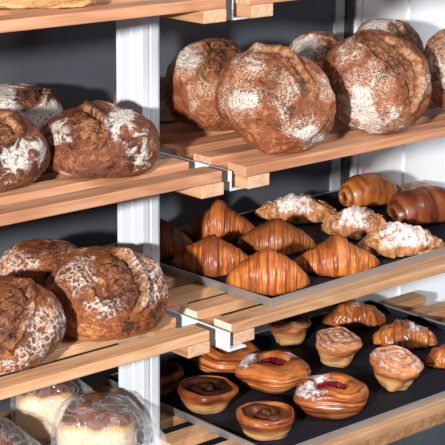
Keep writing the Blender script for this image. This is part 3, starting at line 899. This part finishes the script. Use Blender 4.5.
def spiral_fn(R, h, turns, amp, sug=0.0, fillk=0.0, side_amp=.012, top0=.8, pale=0.0, lumps=.10):
    def fn(r, z, p, s, seed):
        q = n3(r, z, p, 40); wob = vnoise(q * .7, seed) * .5 + vnoise(q * 1.8, seed + 1) * .25
        top = sstep(h * (top0 - .12), h * (top0 + .04), z) if fillk == 0 else sstep(s_top - .03, s_top + .03, s)
        ph = 2 * PI * turns * (r / R) - p + wob * 1.6
        sp = np.sin(ph)
        lay = np.clip(1.5 * vnoise(np.stack([z / h * 6 + .5 * np.sin(p + seed) + wob, .9 * np.cos(p), .9 * np.sin(p)], -1), seed + 14), -1, 1)
        dz = top * amp * sp * sstep(0, R * .12, r)
        dr = (1 - top) * R * side_amp * lay + r * lumps * vnoise(np.stack([np.cos(p), np.sin(p), z * 20], -1) * 1.7, seed + 4)
        ridge = .5 + .38 * np.where(top > .5, sp, lay)
        fil = fillk * top * sstep(R * .92, R * .76, r) * (.86 + .14 * sstep(.6, -.2, sp + .6 * vnoise(q * .5, seed + 6)))
        sg = sug * top * (.78 + .22 * sp)
        br = .35 * sstep(-.1, .6, vnoise(q * .5, seed + 7)) * sstep(h * .3, h * .8, z)
        return dr, dz, dict(ridge=ridge, brown=br, fill=fil, sugar=sg, pale=pale * sstep(h * .62, h * .25, z))
    s_top = .66
    return fn


def snail(key, label, R, h, seed, fillk, rot, **kw):
    prof = [(0, .001), (R * .68, 0), (R * .82, h * .30), (R * .93, h * .55), (R, h * .74), (R * .97, h * .92), (R * .88, h), (R * .76, h * .90), (R * .45, h * .82), (0, h * .93)]
    return turned(key, label, 'spiral_bun', prof, seed, M['snail'], spiral_fn(R, h, 1.9, .0050, 0, fillk, .022, pale=.75), 'pastry', 'spiral buns on the lower tray', rot, **kw)[0]


snail('d10', 'spiral bun with dark glossy filling, beside the tray left rim', .060, .046, 7, 1.0, 40)
snail('d11', 'spiral bun with pale coiled centre, at the front left of the lower tray', .059, .045, 12, .72, 140)
snail('d12', 'dark spiral bun at the back left, beside the white upright', .058, .045, 17, 1.0, 200)


def cruffin(key, label, R, h, seed, sug, rot, fillk=0.0, tilt=(0, 0)):
    prof = [(0, .001), (R * .60, 0), (R * .70, h * .18), (R * .82, h * .45), (R * .98, h * .66), (R, h * .80), (R * .88, h * .93), (R * .60, h * .99), (0, h * 1.04)]
    if fillk:
        prof[-2:] = [(R * .62, h * .98), (R * .42, h * .84), (0, h * .78)]
    fn = spiral_fn(R, h, 2.8, .0019, sug, 0.0, .035, .84, .75, lumps=.17)

    def fn2(r, z, p, s, seed_):
        dr, dz, at = fn(r, z, p, s, seed_)
        if fillk: at['fill'] = fillk * sstep(R * .60, R * .42, r) * sstep(.6, .8, s)
        return dr, dz, at
    return turned(key, label, 'cruffin', prof, seed, M['cruffin'], fn2, 'pastry', 'sugared cruffins on the lower tray', rot, tilt=tilt)[0]


cruffin('d4', 'sugared cruffin in the middle of the lower tray, behind a berry danish', .048, .061, 31, .8, 30, tilt=(10, 6))
cruffin('d5', 'sugared cruffin with coiled top, nearest the tray front on the right', .053, .066, 38, .8, 75, tilt=(12, 8))
cruffin('d6', 'cruffin with dark filled hollow, under the front edge of the croissant shelf', .047, .060, 44, .75, 10, 1.0, tilt=(4, 0))


# ------------------------------------------------------------------ bagged pan loaves
def superbox(hx, hy, hz, e, n=70, m=110):
    th = (np.arange(n) + .5) / n * PI; ph = np.arange(m) / m * 2 * PI
    T, P = np.meshgrid(th, ph, indexing='ij'); T = T.ravel(); P = P.ravel()
    d = np.stack([np.sin(T) * np.cos(P), np.sin(T) * np.sin(P), np.cos(T)], -1)
    d = np.vstack([d, [[0, 0, 1]], [[0, 0, -1]]])
    k = (np.abs(d) ** e).sum(1) ** (-1 / e)
    return d * k[:, None] * np.array([hx, hy, hz]), d, grid_faces(n, m)


def bagged(key, label, hx, hy, hz, seed, rot, topk=.55):
    x, y = POS[key]
    root = empty('bagged_loaf', (x, y, ZL[3])); tag(root, label, 'bread', 'bagged loaves on the lowest shelf')
    Rz = np.array(Matrix.Rotation(VIEWROT + math.radians(rot), 3, 'Z'))
    V, d, F = superbox(hx, hy, hz, 3.0)
    V = V * (1 + .05 * fbm(d * 1.5, seed, 2) * (d[:, 2] > -.6))[:, None]
    crown = sstep(.25, 1.0, V[:, 2] / hz); V[:, 2] += .012 * crown * (1 - (V[:, 0] / hx) ** 2 * .6) + .0055 * vnoise(d * [7, 2.2, 2.2], seed + 1) * crown
    top = sstep(topk - .35, topk + .35, V[:, 2] / hz + .10 * vnoise(d * 3, seed + 2)) + .25 * sstep(-.8, -1.0, V[:, 2] / hz)
    V[:, 2] += hz
    V = V @ Rz.T; V[:, 2] += .003 - V[:, 2].min()
    link('loaf', mesh(V, F, dict(top=top)), M['pan_loaf'], root)
    V, d, F = superbox(hx + .007, hy + .007, hz + .010, 3.4, 110, 170)
    pl = fbm(d * 3.2, seed + 5, 3)
    crease = np.abs(vnoise(d * 4.0, seed + 8)); crease = np.exp(-(crease / .10) ** 2)
    V = V * (1 + .035 * pl + .030 * crease)[:, None] * 1.02
    # the gathered mouth of the bag trails off at one end
    nk = sstep(.72, 1.0, d[:, 0]); V[:, 0] += nk * .05; V[:, 2] -= nk * .02; V[:, 1] *= 1 - .35 * nk
    V[:, 2] += hz; V = V @ Rz.T
    V[:, 2] = np.maximum(V[:, 2] + .002, .0012)
    link('plastic_bag', mesh(V, F), M['film'], root)
    return root


bagged('b1', 'brown-topped pan loaf in a clear plastic bag, in front of the white upright', .068, .062, .055, 3, -6)
bagged('b2', 'bagged pan loaf with cream sides, behind the bag nearest the upright', .055, .055, .058, 8, 4)
bagged('b3', 'dark-crusted bagged loaf in the bottom left corner of the photo', .060, .055, .052, 14, 20, .0)
